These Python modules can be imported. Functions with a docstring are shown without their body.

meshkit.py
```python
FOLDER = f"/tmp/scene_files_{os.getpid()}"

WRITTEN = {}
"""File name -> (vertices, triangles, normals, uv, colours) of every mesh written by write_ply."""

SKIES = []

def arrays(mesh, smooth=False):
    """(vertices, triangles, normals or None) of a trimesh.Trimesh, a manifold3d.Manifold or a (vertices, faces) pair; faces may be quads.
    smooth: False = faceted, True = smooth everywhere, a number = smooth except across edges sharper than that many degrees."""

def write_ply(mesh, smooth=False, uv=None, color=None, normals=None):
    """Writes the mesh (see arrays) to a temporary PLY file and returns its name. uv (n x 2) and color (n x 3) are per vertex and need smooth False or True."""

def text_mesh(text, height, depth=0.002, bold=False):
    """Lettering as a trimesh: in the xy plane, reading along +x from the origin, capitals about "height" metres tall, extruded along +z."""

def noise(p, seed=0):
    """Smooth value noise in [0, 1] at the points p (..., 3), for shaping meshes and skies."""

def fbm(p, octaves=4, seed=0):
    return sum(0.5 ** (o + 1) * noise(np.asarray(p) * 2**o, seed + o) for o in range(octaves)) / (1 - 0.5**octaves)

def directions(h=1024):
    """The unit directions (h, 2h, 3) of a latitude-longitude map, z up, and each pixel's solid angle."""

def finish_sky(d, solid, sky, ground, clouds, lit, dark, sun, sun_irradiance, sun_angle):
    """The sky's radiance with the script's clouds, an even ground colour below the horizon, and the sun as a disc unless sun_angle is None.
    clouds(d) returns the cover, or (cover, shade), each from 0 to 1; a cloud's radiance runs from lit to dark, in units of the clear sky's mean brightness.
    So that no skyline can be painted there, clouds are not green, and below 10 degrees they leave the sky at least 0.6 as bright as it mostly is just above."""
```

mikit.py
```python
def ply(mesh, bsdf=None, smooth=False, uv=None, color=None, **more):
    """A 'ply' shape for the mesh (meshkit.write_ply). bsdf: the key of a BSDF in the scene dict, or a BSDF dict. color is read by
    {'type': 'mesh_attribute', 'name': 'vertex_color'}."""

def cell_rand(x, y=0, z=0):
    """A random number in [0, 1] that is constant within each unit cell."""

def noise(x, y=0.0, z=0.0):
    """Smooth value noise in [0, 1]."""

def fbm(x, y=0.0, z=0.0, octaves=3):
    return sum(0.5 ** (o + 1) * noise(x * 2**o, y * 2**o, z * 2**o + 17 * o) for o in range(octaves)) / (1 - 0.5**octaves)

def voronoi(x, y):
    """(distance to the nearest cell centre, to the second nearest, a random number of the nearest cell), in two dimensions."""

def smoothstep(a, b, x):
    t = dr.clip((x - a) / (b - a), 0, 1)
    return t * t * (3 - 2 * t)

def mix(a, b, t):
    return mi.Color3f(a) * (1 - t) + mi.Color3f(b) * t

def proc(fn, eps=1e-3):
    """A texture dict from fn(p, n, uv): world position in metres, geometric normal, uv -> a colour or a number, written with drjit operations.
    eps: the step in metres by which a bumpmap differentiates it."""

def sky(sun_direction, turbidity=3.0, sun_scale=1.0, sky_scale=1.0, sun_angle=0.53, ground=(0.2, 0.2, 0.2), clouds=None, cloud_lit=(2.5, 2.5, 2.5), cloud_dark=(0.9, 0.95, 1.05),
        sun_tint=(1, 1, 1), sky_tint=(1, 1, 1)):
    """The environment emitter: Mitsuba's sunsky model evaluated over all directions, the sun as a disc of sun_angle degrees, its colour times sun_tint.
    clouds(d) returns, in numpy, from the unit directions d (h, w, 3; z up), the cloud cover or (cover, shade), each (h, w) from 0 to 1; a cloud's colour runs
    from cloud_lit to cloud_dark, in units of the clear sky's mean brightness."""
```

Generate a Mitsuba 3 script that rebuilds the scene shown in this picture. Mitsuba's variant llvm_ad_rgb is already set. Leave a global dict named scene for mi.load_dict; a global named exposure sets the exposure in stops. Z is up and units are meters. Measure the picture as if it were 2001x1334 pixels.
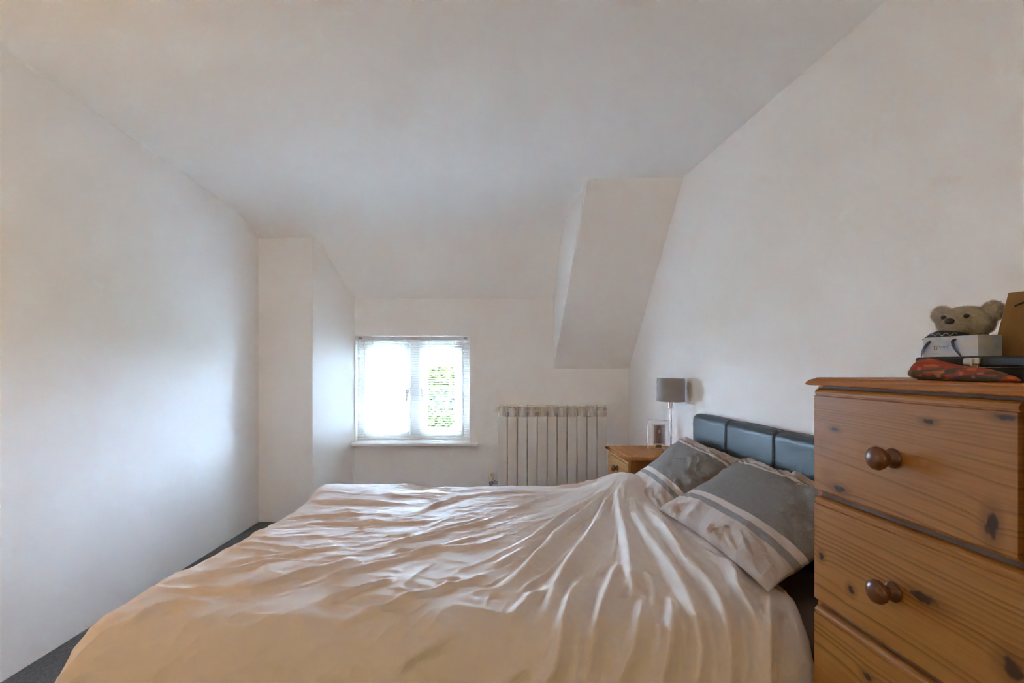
import math, random
import numpy as np
import trimesh
import mitsuba as mi
import drjit as dr
import mikit, meshkit
from mikit import noise, fbm, smoothstep, mix, cell_rand

T = mi.ScalarTransform4f
scene, labels = {}, {}
random.seed(4)
rng = np.random.default_rng(11)

# ------------------------------------------------------------------ camera, sky, lamps, exposure
CAM = 1.2                                     # height of the lens above the carpet
scene['camera'] = {
    'type': 'perspective', 'fov_axis': 'x', 'fov': math.degrees(2 * math.atan(1000.5 / 950)),
    'principal_point_offset_x': (1000.5 - 912) / 2001, 'principal_point_offset_y': (667 - 714) / 1334,
    'near_clip': .05, 'far_clip': 500,
    'to_world': T().look_at(origin=[0, 0, CAM], target=[0, 1, CAM], up=[0, 0, 1])}


def overcast(d):
    n = meshkit.fbm(d * np.array([3.0, 3.0, 6.0]), 4, 5)
    return np.clip(.75 + .5 * (n - .4), 0, 1), np.clip(n * 1.2 - .3, 0, 1)


SKY = 20.0
scene['sky'] = mikit.sky([.35, -.55, .75], turbidity=4.0, sun_scale=.06, sky_scale=SKY, clouds=overcast,
                         sky_tint=(.68, .86, 1.03), cloud_lit=(1.30, 1.80, 2.48), cloud_dark=(.87, 1.18, 1.62), ground=(.2, .2, .2))
LAMP_WARM = (1.0, .56, .13)
FILL_SOFT = (1.0, .77, .44)
UNSEEN_FLOOR_LAMP, FILL_LAMP = .30, .42  # strengths of the unseen floor lamp and the added fill globe
exposure = 5.43

# ------------------------------------------------------------------ helpers


def add(key, mesh, bsdf, smooth=False, **kw):
    n, k = 1, key
    while k in scene:
        k = f'{key}_{n:03d}'
        n += 1
    scene[k] = mikit.ply(mesh, bsdf, smooth=smooth, **kw)
    return k


def tag(key, label, cat=None, group=None, kind=None):
    d = {'label': label}
    if cat: d['category'] = cat
    if group: d['group'] = group
    if kind: d['kind'] = kind
    labels[key] = d


def joined(ms):
    return trimesh.util.concatenate(ms)


def cbox(lo, hi, c=.003):
    """A box with chamfered edges."""
    lo, hi = np.minimum(lo, hi).astype(float), np.maximum(lo, hi).astype(float)
    c = min(c, .45 * (hi - lo).min())
    pts = []
    for i in np.ndindex(2, 2, 2):
        p = np.where(np.array(i) == 0, lo, hi)
        s = np.where(np.array(i) == 0, 1, -1)
        for k in range(3):
            q = p + s * c
            q[k] = p[k]
            pts.append(q)
    return trimesh.Trimesh(pts).convex_hull


def slab(pts, off):
    """A flat convex polygon given the thickness of the vector off."""
    p = np.asarray(pts, float)
    return trimesh.Trimesh(np.vstack([p, p + np.asarray(off, float)])).convex_hull


def grid(P, flip=False, wrap=False):
    """A mesh over a (n, m, 3) array of points."""
    n, m = P.shape[:2]
    i, j = np.meshgrid(np.arange(n - 1), np.arange(m if wrap else m - 1), indexing='ij')
    a = i * m + j
    b = i * m + (j + 1) % m
    q = np.stack([a, a + m, b + m, b], -1).reshape(-1, 4)
    if flip: q = q[:, ::-1]
    f = np.vstack([q[:, [0, 1, 2]], q[:, [0, 2, 3]]])
    return trimesh.Trimesh(P.reshape(-1, 3), f, process=False)


def tube(path, r, n=8, cap=True):
    """A round tube along a polyline; r is a number or one radius per point."""
    p = np.asarray(path, float)
    t = np.gradient(p, axis=0)
    t /= np.linalg.norm(t, axis=1, keepdims=True) + 1e-12
    up = np.array([0, 0, 1.0]) if abs(t[0][2]) < .9 else np.array([1.0, 0, 0])
    rings, u = [], np.cross(t[0], up)
    for k in range(len(p)):
        u = u - t[k] * np.dot(u, t[k])
        u /= np.linalg.norm(u) + 1e-12
        v = np.cross(t[k], u)
        a = np.arange(n) * 2 * np.pi / n
        rr = r[k] if np.ndim(r) else r
        rings.append(p[k] + rr * (np.cos(a)[:, None] * u + np.sin(a)[:, None] * v))
    m = grid(np.array(rings), wrap=True)
    if cap:
        V, F = list(m.vertices), list(m.faces)
        for k, base in ((0, 0), (-1, (len(p) - 1) * n)):
            c = len(V)
            V.append(p[k])
            F += [[c, base + j, base + (j + 1) % n] if k else [c, base + (j + 1) % n, base + j] for j in range(n)]
        m = trimesh.Trimesh(V, F, process=False)
    m.fix_normals()
    return m


def lathe(profile, at=(0, 0, 0), axis=(0, 0, 1), n=32):
    m = trimesh.creation.revolve(np.asarray(profile, float), sections=n)
    a = np.asarray(axis, float)
    m.apply_transform(trimesh.geometry.align_vectors([0, 0, 1], a / np.linalg.norm(a)))
    m.apply_translation(at)
    return m


def bar(a, b, w):
    """A thin square bar from a to b."""
    return tube([a, b], w, 4)


def ellipsoid(c, r, sub=3):
    m = trimesh.creation.icosphere(subdivisions=sub)
    m.apply_scale(r)
    m.apply_translation(c)
    return m


def interp(x, xs, ys):
    return np.interp(x, xs, ys)


# ------------------------------------------------------------------ materials


def mat(name, color, rough=.6, **kw):
    base = {'type': 'rgb', 'value': list(color)} if not isinstance(color, dict) else color
    scene[name] = {'type': 'twosided', 'b': {'type': 'principled', 'base_color': base, 'roughness': rough, **kw}}


def flat(name, color):
    base = {'type': 'rgb', 'value': list(color)} if not isinstance(color, dict) else color
    scene[name] = {'type': 'twosided', 'b': {'type': 'diffuse', 'reflectance': base}}


flat('mat_wall', mikit.proc(lambda p, n, uv: mix((.89, .875, .855), (.91, .90, .88), fbm(p.x * 1.7, p.y * 1.7, p.z * 1.7))))
flat('mat_ceiling', mikit.proc(lambda p, n, uv: mix((.89, .88, .86), (.915, .905, .885), fbm(p.x * 1.3 + 5, p.y * 1.3, p.z))))
flat('mat_carpet', mikit.proc(lambda p, n, uv: mix((.085, .09, .095), (.17, .175, .18), fbm(p.x * 160, p.y * 160, 0, 2))))
mat('mat_gloss_white', (.82, .82, .80), .35)
mat('mat_radiator', (.74, .71, .65), .4)
mat('mat_radiator_dark', (.30, .29, .27), .5)
mat('mat_cream', (.80, .74, .60), .4)
mat('mat_dark', (.02, .02, .02), .5)
scene['mat_chrome'] = {'type': 'twosided', 'b': {'type': 'roughconductor', 'material': 'Cr', 'alpha': .08}}
scene['mat_slat'] = {'type': 'twosided', 'b': {'type': 'principled', 'base_color': {'type': 'rgb', 'value': [.70, .70, .67]}, 'roughness': .45}}
scene['mat_glass_pane'] = {'type': 'thindielectric', 'int_ior': 1.5}
scene['mat_glass'] = {'type': 'dielectric', 'int_ior': 1.5}

# knots of the chest's drawer fronts: centre along y, centre in z, half length, half height
KNOTS = [(1.058, 1.055, .012, .005), (.842, 1.100, .012, .005), (.741, .955, .010, .022), (1.043, .929, .018, .008), (.722, 1.123, .016, .006),
         (1.097, .772, .008, .009), (1.012, .734, .009, .009), (.852, .795, .030, .010), (.712, .757, .016, .018), (.97, .585, .012, .008), (.80, .50, .015, .012),
         (.45, 1.02, .012, .010), (.50, .70, .012, .012), (.36, .88, .012, .010)]


def pine(a, v, w, knots, light, mid, dark):
    """Varnished pine: a runs along the grain, v across it, w is the depth."""
    v = v + .010 * (noise(a * 2.3, v * 6, w * 5) - .5) + .05 * (noise(a * .9 + 7, v * 2, w * 3) - .5)
    warp, core, ring = mi.Float(0), mi.Float(0), mi.Float(0)
    for (ya, za, ra, rz) in knots:
        e = dr.sqrt(dr.square((a - ya) / ra) + dr.square((v - za) / rz) + 1e-6)
        warp += 1.6 * dr.exp(-e * .55)
        core = dr.maximum(core, 1 - smoothstep(.55, 1.05, e + .5 * (noise(a * 160, v * 160, 3) - .5)))
        ring = dr.maximum(ring, (1 - smoothstep(.8, 2.6, e)) * .5)
    r = v * 105 + 22 * noise(v * 5, a * .7, w * 4) + warp
    f = r - dr.floor(r)
    late = smoothstep(.2, .9, f) * (1 - smoothstep(.92, 1.0, f))
    late = late * smoothstep(.25, .8, noise(dr.floor(r) * 1.7, a * 1.6, 9)) * (.35 + .65 * noise(v * 9, a * 1.2, 4))
    c = mix(light, mid, fbm(a * 2.2, v * 18, w * 7))
    c = mix(c, dark, late * .74)
    c = mix(c, dark, .25 * fbm(a * 14, v * 420, 1, 2))
    c = mix(c, dark, ring)
    return mix(c, (.035, .015, .010), core * .9)


PINE = dict(light=(.43, .20, .050), mid=(.35, .148, .032), dark=(.15, .048, .010))
for nm, fn in (('front', lambda p, n, uv: pine(p.y, p.z, p.x * .3, KNOTS, **PINE)),
               ('top', lambda p, n, uv: pine(p.y, p.x * .8 + p.z * .5 + 3, p.z, [], (.47, .19, .05), (.36, .13, .032), (.19, .06, .015))),
               ('side', lambda p, n, uv: pine(p.z, p.x * 1.0 + 1.3, p.y, [(.40, 1.05 + 1.3, .012, .008)], (.42, .17, .05), (.34, .12, .035), (.2, .065, .018)))):
    scene['mat_pine_' + nm] = {'type': 'twosided', 'b': {'type': 'principled', 'base_color': mikit.proc(fn), 'roughness': .42, 'specular': .3, 'clearcoat': .10, 'clearcoat_gloss': .85}}
mat('mat_pine_dark', (.13, .055, .025), .5)
mat('mat_knob', mikit.proc(lambda p, n, uv: mix((.085, .026, .010), (.15, .05, .018), fbm(p.x * 60, p.y * 25, p.z * 220))), .28, clearcoat=.5, clearcoat_gloss=.9)
mat('mat_mortice', (.13, .08, .055), .6, specular=.3)

scene['mat_leather'] = {'type': 'twosided', 'b': {'type': 'bumpmap', 'scale': .0012, 'tex': mikit.proc(lambda p, n, uv: fbm(p.x * 120, p.y * 120, p.z * 120, 2) + 2.0 * fbm(p.x * 20, p.y * 20, p.z * 14, 2), eps=8e-4),
                        'b': {'type': 'principled', 'base_color': {'type': 'rgb', 'value': [.028, .040, .046]}, 'roughness': .42, 'specular': .55}}}
mat('mat_stitch', (.012, .014, .016), .6)
scene['mat_duvet'] = {'type': 'twosided', 'b': {'type': 'principled', 'base_color': mikit.proc(lambda p, n, uv: mix((.57, .505, .455), (.61, .545, .50), fbm(p.x * 30, p.y * 30, p.z * 30))), 'roughness': .68, 'sheen': 1.0, 'sheen_tint': 0.0, 'specular': .35}}
mat('mat_sheet', (.16, .13, .115), .9)
mat('mat_black_leather', (.02, .02, .022), .45)


def pillow_cloth(p, n, uv):
    """Woven grey pillowcase: pale ends along both long edges, each with a grey stripe between two pale ones. uv.x runs along the pillow, uv.y across it."""
    u, v = uv.x, uv.y
    weave = .78 + .44 * fbm(u * 420, v * 60, 1, 2) * .5 + .44 * fbm(u * 60, v * 300, 5, 2) * .5
    grey = mi.Color3f(.185, .168, .152) * weave
    pale = mi.Color3f(.50, .44, .41)
    sq = mix(pale, (.44, .38, .34), smoothstep(.46, .54, noise(dr.floor(u * 9) * 3.1, 2)) * .8)
    e = dr.minimum(v, (1 - v) * 2.4)

    def band(a, b):
        return smoothstep(a - .004, a + .004, e) * (1 - smoothstep(b - .004, b + .004, e))
    c = mix(grey, sq, 1 - smoothstep(.226, .234, e))
    c = mix(c, mi.Color3f(.235, .215, .205) * weave, band(.23, .285))
    return mix(c, pale, band(.285, .345))


scene['mat_pillow'] = {'type': 'twosided', 'b': {'type': 'principled', 'base_color': mikit.proc(pillow_cloth), 'roughness': .85, 'sheen': .3, 'specular': .2}}
mat('mat_lampshade', mikit.proc(lambda p, n, uv: mix((.25, .23, .205), (.31, .285, .25), fbm(p.x * 300, p.y * 300, p.z * 900, 2))), .9)
scene['mat_unseen_globe'] = {'type': 'twosided', 'b': {'type': 'diffuse', 'reflectance': {'type': 'rgb', 'value': [.8, .75, .65]}}}

# ------------------------------------------------------------------ the room
XR, YW, YB, YS, ZC = 1.344, 4.04, -3.2, 3.018, 2.369


def xleft(y): return -1.596 - .0894 * (3.725 - np.asarray(y, float))
def xcheek(y): return .756 - .034 * (np.asarray(y, float) - YS) / (YW - YS)
def zslope(y): return ZC - (np.asarray(y, float) - YS) * (ZC - 1.174) / (YW - YS)


def zceil(x, y):
    """The plaster ceiling: nearly level, then rolling down to the head of the dormer window."""
    x, y = np.asarray(x, float), np.asarray(y, float)
    zl = interp(y, [1.838, 3.725], [2.407, 2.271])
    w = np.clip((x - xleft(y)) / (XR - xleft(y)), 0, 1)
    z = zl * (1 - w) + ZC * w
    from scipy.interpolate import PchipInterpolator
    k = PchipInterpolator([-9, 3.1, 3.4, 3.6, 3.725, 3.8, 3.89, 4.04, 4.4], [0, 0, .012, .07, .19, .33, .58, 1, 1.6])(y)
    return z + (1.757 - z) * k


add('floor', slab([(-2.4, YB - .1, 0), (XR + .1, YB - .1, 0), (XR + .1, YW + .2, 0), (-2.4, YW + .2, 0)], (0, 0, -.1)), 'mat_carpet')
tag('floor', 'dark grey carpet glimpsed between the bed and the left wall', 'floor', kind='structure')
add('wall_left', slab([(xleft(YB), YB, 0), (xleft(3.74), 3.74, 0), (xleft(3.74), 3.74, 2.6), (xleft(YB), YB, 2.6)], (-.1, 0, 0)), 'mat_wall')
tag('wall_left', 'plain white plaster wall along the left side of the room', 'wall', kind='structure')
add('wall_right', slab([(XR, YB, 0), (XR, YB, ZC + .02), (XR, YS, ZC + .02), (XR, YW + .01, 1.19), (XR, YW + .01, 0)], (.1, 0, 0)), 'mat_wall')
tag('wall_right', 'white plaster wall behind the headboard and the chest of drawers', 'wall', kind='structure')
add('wall_back', slab([(-2.5, YB, 0), (XR + .1, YB, 0), (XR + .1, YB, 2.6), (-2.5, YB, 2.6)], (0, -.1, 0)), 'mat_wall')
tag('wall_back', 'white wall behind the viewer', 'wall', kind='structure')
add('wall_front', slab([(-1.72, 3.725, 0), (-1.18, 3.725, 0), (-1.18, 3.725, 2.5), (-1.72, 3.725, 2.5)], (0, .3, 0)), 'mat_wall')
tag('wall_front', 'narrow white wall section in the far left corner beside the window recess', 'wall', kind='structure')
add('wall_dormer_left', slab([(-1.18, 3.726, 0), (-.930, 4.045, 0), (-.930, 4.045, 2.5), (-1.18, 3.726, 2.5)], (-.06, .05, 0)), 'mat_wall')
tag('wall_dormer_left', 'splayed white cheek wall on the left of the window recess', 'wall', kind='structure')

# window opening
WX0, WX1, WZ0, WZ1 = -.925, .025, .57, 1.447
wall = trimesh.boolean.difference([trimesh.creation.box(bounds=[(-1.3, YW, -.05), (XR + .1, YW + .26, 1.9)]),
                                   trimesh.creation.box(bounds=[(WX0, YW - .1, WZ0), (WX1, YW + .5, WZ1)])], engine='manifold')
add('wall_window', wall, 'mat_wall')
tag('wall_window', 'white end wall with the small window and the radiator on it', 'wall', kind='structure')

# ceiling: main part and dormer part, one plaster surface
ys = np.concatenate([np.linspace(YB - .02, 2.9, 24), [YS + .02]])
U = np.linspace(0, 1, 24)
P = np.zeros((len(ys), len(U), 3))
for i, y in enumerate(ys):
    x = xleft(y) - .04 + U * (XR + .04 - xleft(y) + .04)
    P[i] = np.stack([x, np.full_like(x, y), zceil(x, y)], -1)
main = grid(P)
ys = np.concatenate([np.linspace(YS, 3.4, 8), np.linspace(3.42, 4.06, 40)])
P = np.zeros((len(ys), len(U), 3))
for i, y in enumerate(ys):
    x = xleft(y) - .04 + U * (xcheek(y) - xleft(y) + .04)
    P[i] = np.stack([x, np.full_like(x, y), zceil(x, y)], -1)
add('ceiling', joined([main, grid(P)]), 'mat_ceiling', 40)
tag('ceiling', 'white plaster ceiling that curves down over the dormer window', 'ceiling', kind='structure')
ys = np.linspace(YS, YW + .02, 20)
P = np.stack([np.stack([xcheek(ys), ys, zceil(xcheek(ys), ys) + .12], -1), np.stack([xcheek(ys), ys, np.minimum(zslope(ys), zceil(xcheek(ys), ys)) - .0], -1)])
add('wall_dormer_right', joined([grid(P), grid(P + [.05, 0, 0], flip=True)]), 'mat_wall')
tag('wall_dormer_right', 'narrow bright cheek of the dormer recess on the right', 'wall', kind='structure')
add('ceiling_slope', slab([(.756, YS - .03, zslope(YS - .03)), (XR + .02, YS - .03, zslope(YS - .03)), (XR + .02, YW + .02, zslope(YW + .02)), (.722, YW + .02, zslope(YW + .02))], (0, .12, .12)), 'mat_wall')
tag('ceiling_slope', 'sloping plaster face under the roof above the radiator', 'ceiling', kind='structure')

# ------------------------------------------------------------------ window
FY0, FY1 = 4.11, 4.17


def frame(x0, x1, z0, z1, w, y0, y1, c=.004):
    return [cbox((x0, y0, z0), (x0 + w, y1, z1), c), cbox((x1 - w, y0, z0), (x1, y1, z1), c),
            cbox((x0 + w - .002, y0, z1 - w), (x1 - w + .002, y1, z1), c), cbox((x0 + w - .002, y0, z0), (x1 - w + .002, y1, z0 + w), c)]


add('window_1__frame', joined(frame(WX0, WX1, WZ0, WZ1, .056, FY0 + .01, FY1 + .02) + [cbox((-.475, FY0 + .01, WZ0), (-.401, FY1 + .02, WZ1), .004)]), 'mat_gloss_white')
for x0, x1 in ((-.868, -.472), (-.404, -.028)):
    s = add('window_1__casement', joined(frame(x0 + .003, x1 - .003, .602, 1.412, .070, FY0 - .012, FY1 - .01, .008)), 'mat_gloss_white')
    add(s + '__gasket', joined(frame(x0 + .070, x1 - .070, .669, 1.345, .005, FY0 + .002, FY1 - .02, .001)), 'mat_dark')
    add(s + '__pane', trimesh.Trimesh([(x0 + .07, 4.135, .67), (x1 - .07, 4.135, .67), (x1 - .07, 4.135, 1.344), (x0 + .07, 4.135, 1.344)], [[0, 1, 2], [0, 2, 3]], process=False), 'mat_glass_pane')
    add(s + '__glazing_bar', cbox((x0 + .07, 4.128, 1.002), (x1 - .07, 4.142, 1.018), .003), 'mat_gloss_white')
    hx = x1 - .035 if x1 < -.4 else x0 + .035
    add(s + '__handle', joined([cbox((hx - .013, FY0 - .03, .955), (hx + .013, FY0 - .01, 1.015), .004), cbox((hx - .009, FY0 - .05, .90), (hx + .009, FY0 - .032, 1.0), .006)]), 'mat_chrome')
tag('window_1', 'small white two-casement window behind a venetian blind in the dormer', 'window', kind='structure')

sill = cbox((-.945, 3.965, .535), (.098, 4.12, .57), .008)
add('window_sill', sill, 'mat_gloss_white')
tag('window_sill', 'white painted sill board under the window', 'window sill', kind='structure')

# venetian blind
BX0, BX1, BY = -.915, .018, 4.058
tag('venetian_blind', 'white slatted venetian blind lowered over the small window', 'blind')
add('venetian_blind__headrail', cbox((BX0 - .005, BY - .014, 1.412), (BX1, BY + .012, 1.440), .003), 'mat_slat')
NS = 40
for k in range(NS):
    z = 1.392 - k * (1.392 - .605) / (NS - 1)
    a = np.linspace(-1, 1, 5)
    yy, zz = BY + .0125 * a, z + .0022 * (1 - a ** 2) - .0012 * a + rng.normal(0, .0003)
    skew = -.006 * np.clip(1 - k / 6, 0, 1)
    top = np.stack([np.stack([np.full(5, BX0), yy, zz - skew * .5], -1), np.stack([np.full(5, BX1), yy, zz + skew], -1)])
    m = joined([grid(top), grid(top - [0, 0, .0007], flip=True)])
    add('venetian_blind__slat', m, 'mat_slat', True)
add('venetian_blind__bottom_rail', cbox((BX0, BY - .012, .578), (BX1, BY + .012, .592), .004), 'mat_gloss_white')
for x in (-.795, -.448, -.10):
    add('venetian_blind__ladder_cord', joined([tube([(x, BY - .0135, 1.415), (x, BY - .0135, .59)], .0008, 5), tube([(x, BY + .0135, 1.415), (x, BY + .0135, .59)], .0008, 5)]), 'mat_gloss_white')
for x in (BX0 + .03, BX1 - .03):
    add('venetian_blind__bracket', cbox((x - .014, BY - .018, 1.418), (x + .014, BY - .012, 1.436), .001), 'mat_radiator_dark')
add('venetian_blind__tilt_wand', tube([(-.882, BY - .024, 1.42), (-.878, BY - .026, .85)], .0035, 8), 'mat_gloss_white', 40)
add('venetian_blind__pull_cord', tube([(-.035, BY - .02, 1.42), (-.036, BY - .022, 1.38), (-.034, BY - .022, 1.32)], .0012, 6), 'mat_gloss_white', 40)
add('venetian_blind__cord_toggle', lathe([(0, 0), (.006, .003), (.004, .02), (0, .022)], (-.034, BY - .022, 1.30)), 'mat_cream', 40)

# ------------------------------------------------------------------ outside
flat('mat_lawn', mikit.proc(lambda p, n, uv: mix((.075, .085, .05), (.10, .115, .07), fbm(p.x * 2, p.y * 2))))
flat('mat_render', mikit.proc(lambda p, n, uv: mix((.46, .48, .48), (.52, .53, .53), fbm(p.x * 2, p.y * 2, p.z * 2))))
scene['mat_leaf'] = {'type': 'twosided', 'b': {'type': 'diffuse', 'reflectance': mikit.proc(lambda p, n, uv: mix((.016, .020, .006), (.040, .046, .014), noise(p.x * 9, p.y * 9, p.z * 9)))}}
mat('mat_bark', (.12, .09, .06), .9)
add('ground', slab([(-40, 4.6, -2.7), (40, 4.6, -2.7), (40, 70, -2.7), (-40, 70, -2.7)], (0, 0, -.2)), 'mat_lawn')
tag('ground', 'green lawn outside below the window', 'lawn', kind='structure')
tag('neighbouring_house', 'pale rendered house outside the left half of the window', 'house')
add('neighbouring_house__wall', trimesh.creation.box(bounds=[(-10, 15, -2.7), (-1.75, 22, 1.55)]), 'mat_render')
add('neighbouring_house__roof', trimesh.Trimesh([(-10.3, 14.7, 1.5), (-1.45, 14.7, 1.5), (-1.45, 22.3, 1.5), (-10.3, 22.3, 1.5), (-10.3, 18.5, 4.4), (-1.45, 18.5, 4.4)]).convex_hull, 'mat_render')
tag('garden_tree', 'leafy green tree outside the right half of the window', 'tree')
n = 20000
c = np.array([(-.55, 11.5, .45), (-.1, 11.2, -.1), (.5, 11.8, .6), (-.75, 11.6, -.5), (.1, 11.4, -1.2), (1.2, 11.6, -.3)])
r = np.array([.75, .8, .9, .7, .9, .9])
w = rng.integers(0, len(c), n)
d = rng.normal(size=(n, 3))
d /= np.linalg.norm(d, axis=1, keepdims=True)
q = c[w] + d * (r[w] * rng.uniform(.55, 1.02, n))[:, None]
a, b = rng.normal(size=(n, 3)), rng.normal(size=(n, 3))
a /= np.linalg.norm(a, axis=1, keepdims=True)
b = np.cross(a, b)
b /= np.linalg.norm(b, axis=1, keepdims=True)
V = np.stack([q - a * .085, q + b * .045, q + a * .085, q - b * .045], 1).reshape(-1, 3)
F = np.arange(n)[:, None] * 4
F = np.vstack([F + [0, 1, 2], F + [0, 2, 3]])
add('garden_tree__foliage', trimesh.Trimesh(V, F, process=False), 'mat_leaf')
labels['garden_tree__foliage'] = {'kind': 'stuff', 'label': 'dense small green leaves'}
add('garden_tree__trunk', tube([(0, 11.5, -2.7), (.05, 11.5, -1.8), (0, 11.5, -.6)], [.13, .11, .06], 10), 'mat_bark', 40)

# ------------------------------------------------------------------ radiator
tag('radiator', 'cream aluminium panel radiator of eleven sections under the sloping ceiling', 'radiator')
RX0, RX1, RZ0, RZ1, RY = .249, 1.137, .20, .878, 3.94
pw = (RX1 - RX0) / 11
for k in range(11):
    x0, x1 = RX0 + k * pw, RX0 + (k + 1) * pw
    xm = (x0 + x1) / 2
    g = .0022
    zt = RZ1 - .092
    parts = [cbox((x0 + g, RY, RZ0), (x1 - g, RY + .012, zt), .003),                       # front plate
             cbox((xm - .006, RY, zt - .01), (xm + .006, RY + .012, RZ1 - .012), .002),      # rib
             cbox((x0 + g, RY + .004, RZ1 - .052), (x1 - g, RY + .016, RZ1 - .045), .001),   # cross bar
             cbox((x0 + g, RY + .002, RZ1 - .016), (x1 - g, RY + .05, RZ1), .004),           # top bar
             cbox((x0 + .012, RY + .026, RZ0 + .02), (x1 - .012, RY + .085, RZ1 - .02), .006),    # water way
             cbox((xm - .012, RY + .01, RZ0 + .02), (xm + .012, RY + .03, RZ1 - .02), .002)]
    parts.append(slab([(x1 - .0022, RY + .004, RZ1 - .088), (x1 - .0022, RY + .03, RZ1 - .088), (x1 - .0022, RY + .03, RZ1 - .02), (x1 - .0022, RY + .004, RZ1 - .02)], (-.0012, 0, 0)))
    add('radiator__section', joined(parts), 'mat_radiator')
add('radiator__end_plug', lathe([(0, 0), (.018, 0), (.018, .016), (.010, .02), (.010, .026), (0, .026)], (RX0 + .004, RY + .05, RZ1 - .04), (-1, 0, 0), 20), 'mat_radiator', 40)
add('radiator__end_plug', lathe([(0, 0), (.017, 0), (.017, .012), (.008, .014), (0, .014)], (RX1 - .004, RY + .05, RZ1 - .04), (1, 0, 0), 20), 'mat_radiator', 40)
add('radiator__valve', joined([tube([(.20, RY + .05, .10), (.20, RY + .05, .245)], .011, 12), lathe([(0, 0), (.016, 0), (.016, .02), (0, .02)], (.20, RY + .05, .225)),
                               tube([(.20, RY + .05, .243), (RX0 + .01, RY + .05, .243)], .009, 12), lathe([(0, 0), (.015, 0), (.015, .014), (0, .014)], (.222, RY + .05, .243), (1, 0, 0), 6)]), 'mat_chrome', 40)
add('radiator__valve__head', lathe([(0, 0), (.017, 0), (.020, .006), (.021, .05), (.018, .066), (.012, .07), (0, .07)], (.20, RY + .05, .255), n=24), 'mat_cream', 40)
add('radiator__valve__marker', joined([cbox((.196, RY + .0275, .300), (.198, RY + .029, .318), .0003), cbox((.202, RY + .0275, .300), (.204, RY + .029, .318), .0003)]), 'mat_dark')
add('radiator__valve__supply_pipe', tube([(.20, RY + .05, 0), (.20, RY + .05, .12)], .0075, 10), 'mat_chrome', 40)

# ------------------------------------------------------------------ wooden furniture helpers


def knob(key, x, y, z, s=1.0):
    prof = np.array([(0, 0), (.0185, 0), (.0185, .003), (.0165, .006), (.0115, .011), (.0105, .016), (.014, .021), (.0205, .026), (.0222, .031), (.0205, .037), (.0145, .0415), (.007, .0435), (0, .044)]) * s
    add(key, lathe(prof, (x, y, z), (-1, 0, 0), 32), 'mat_knob', 50)


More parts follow.
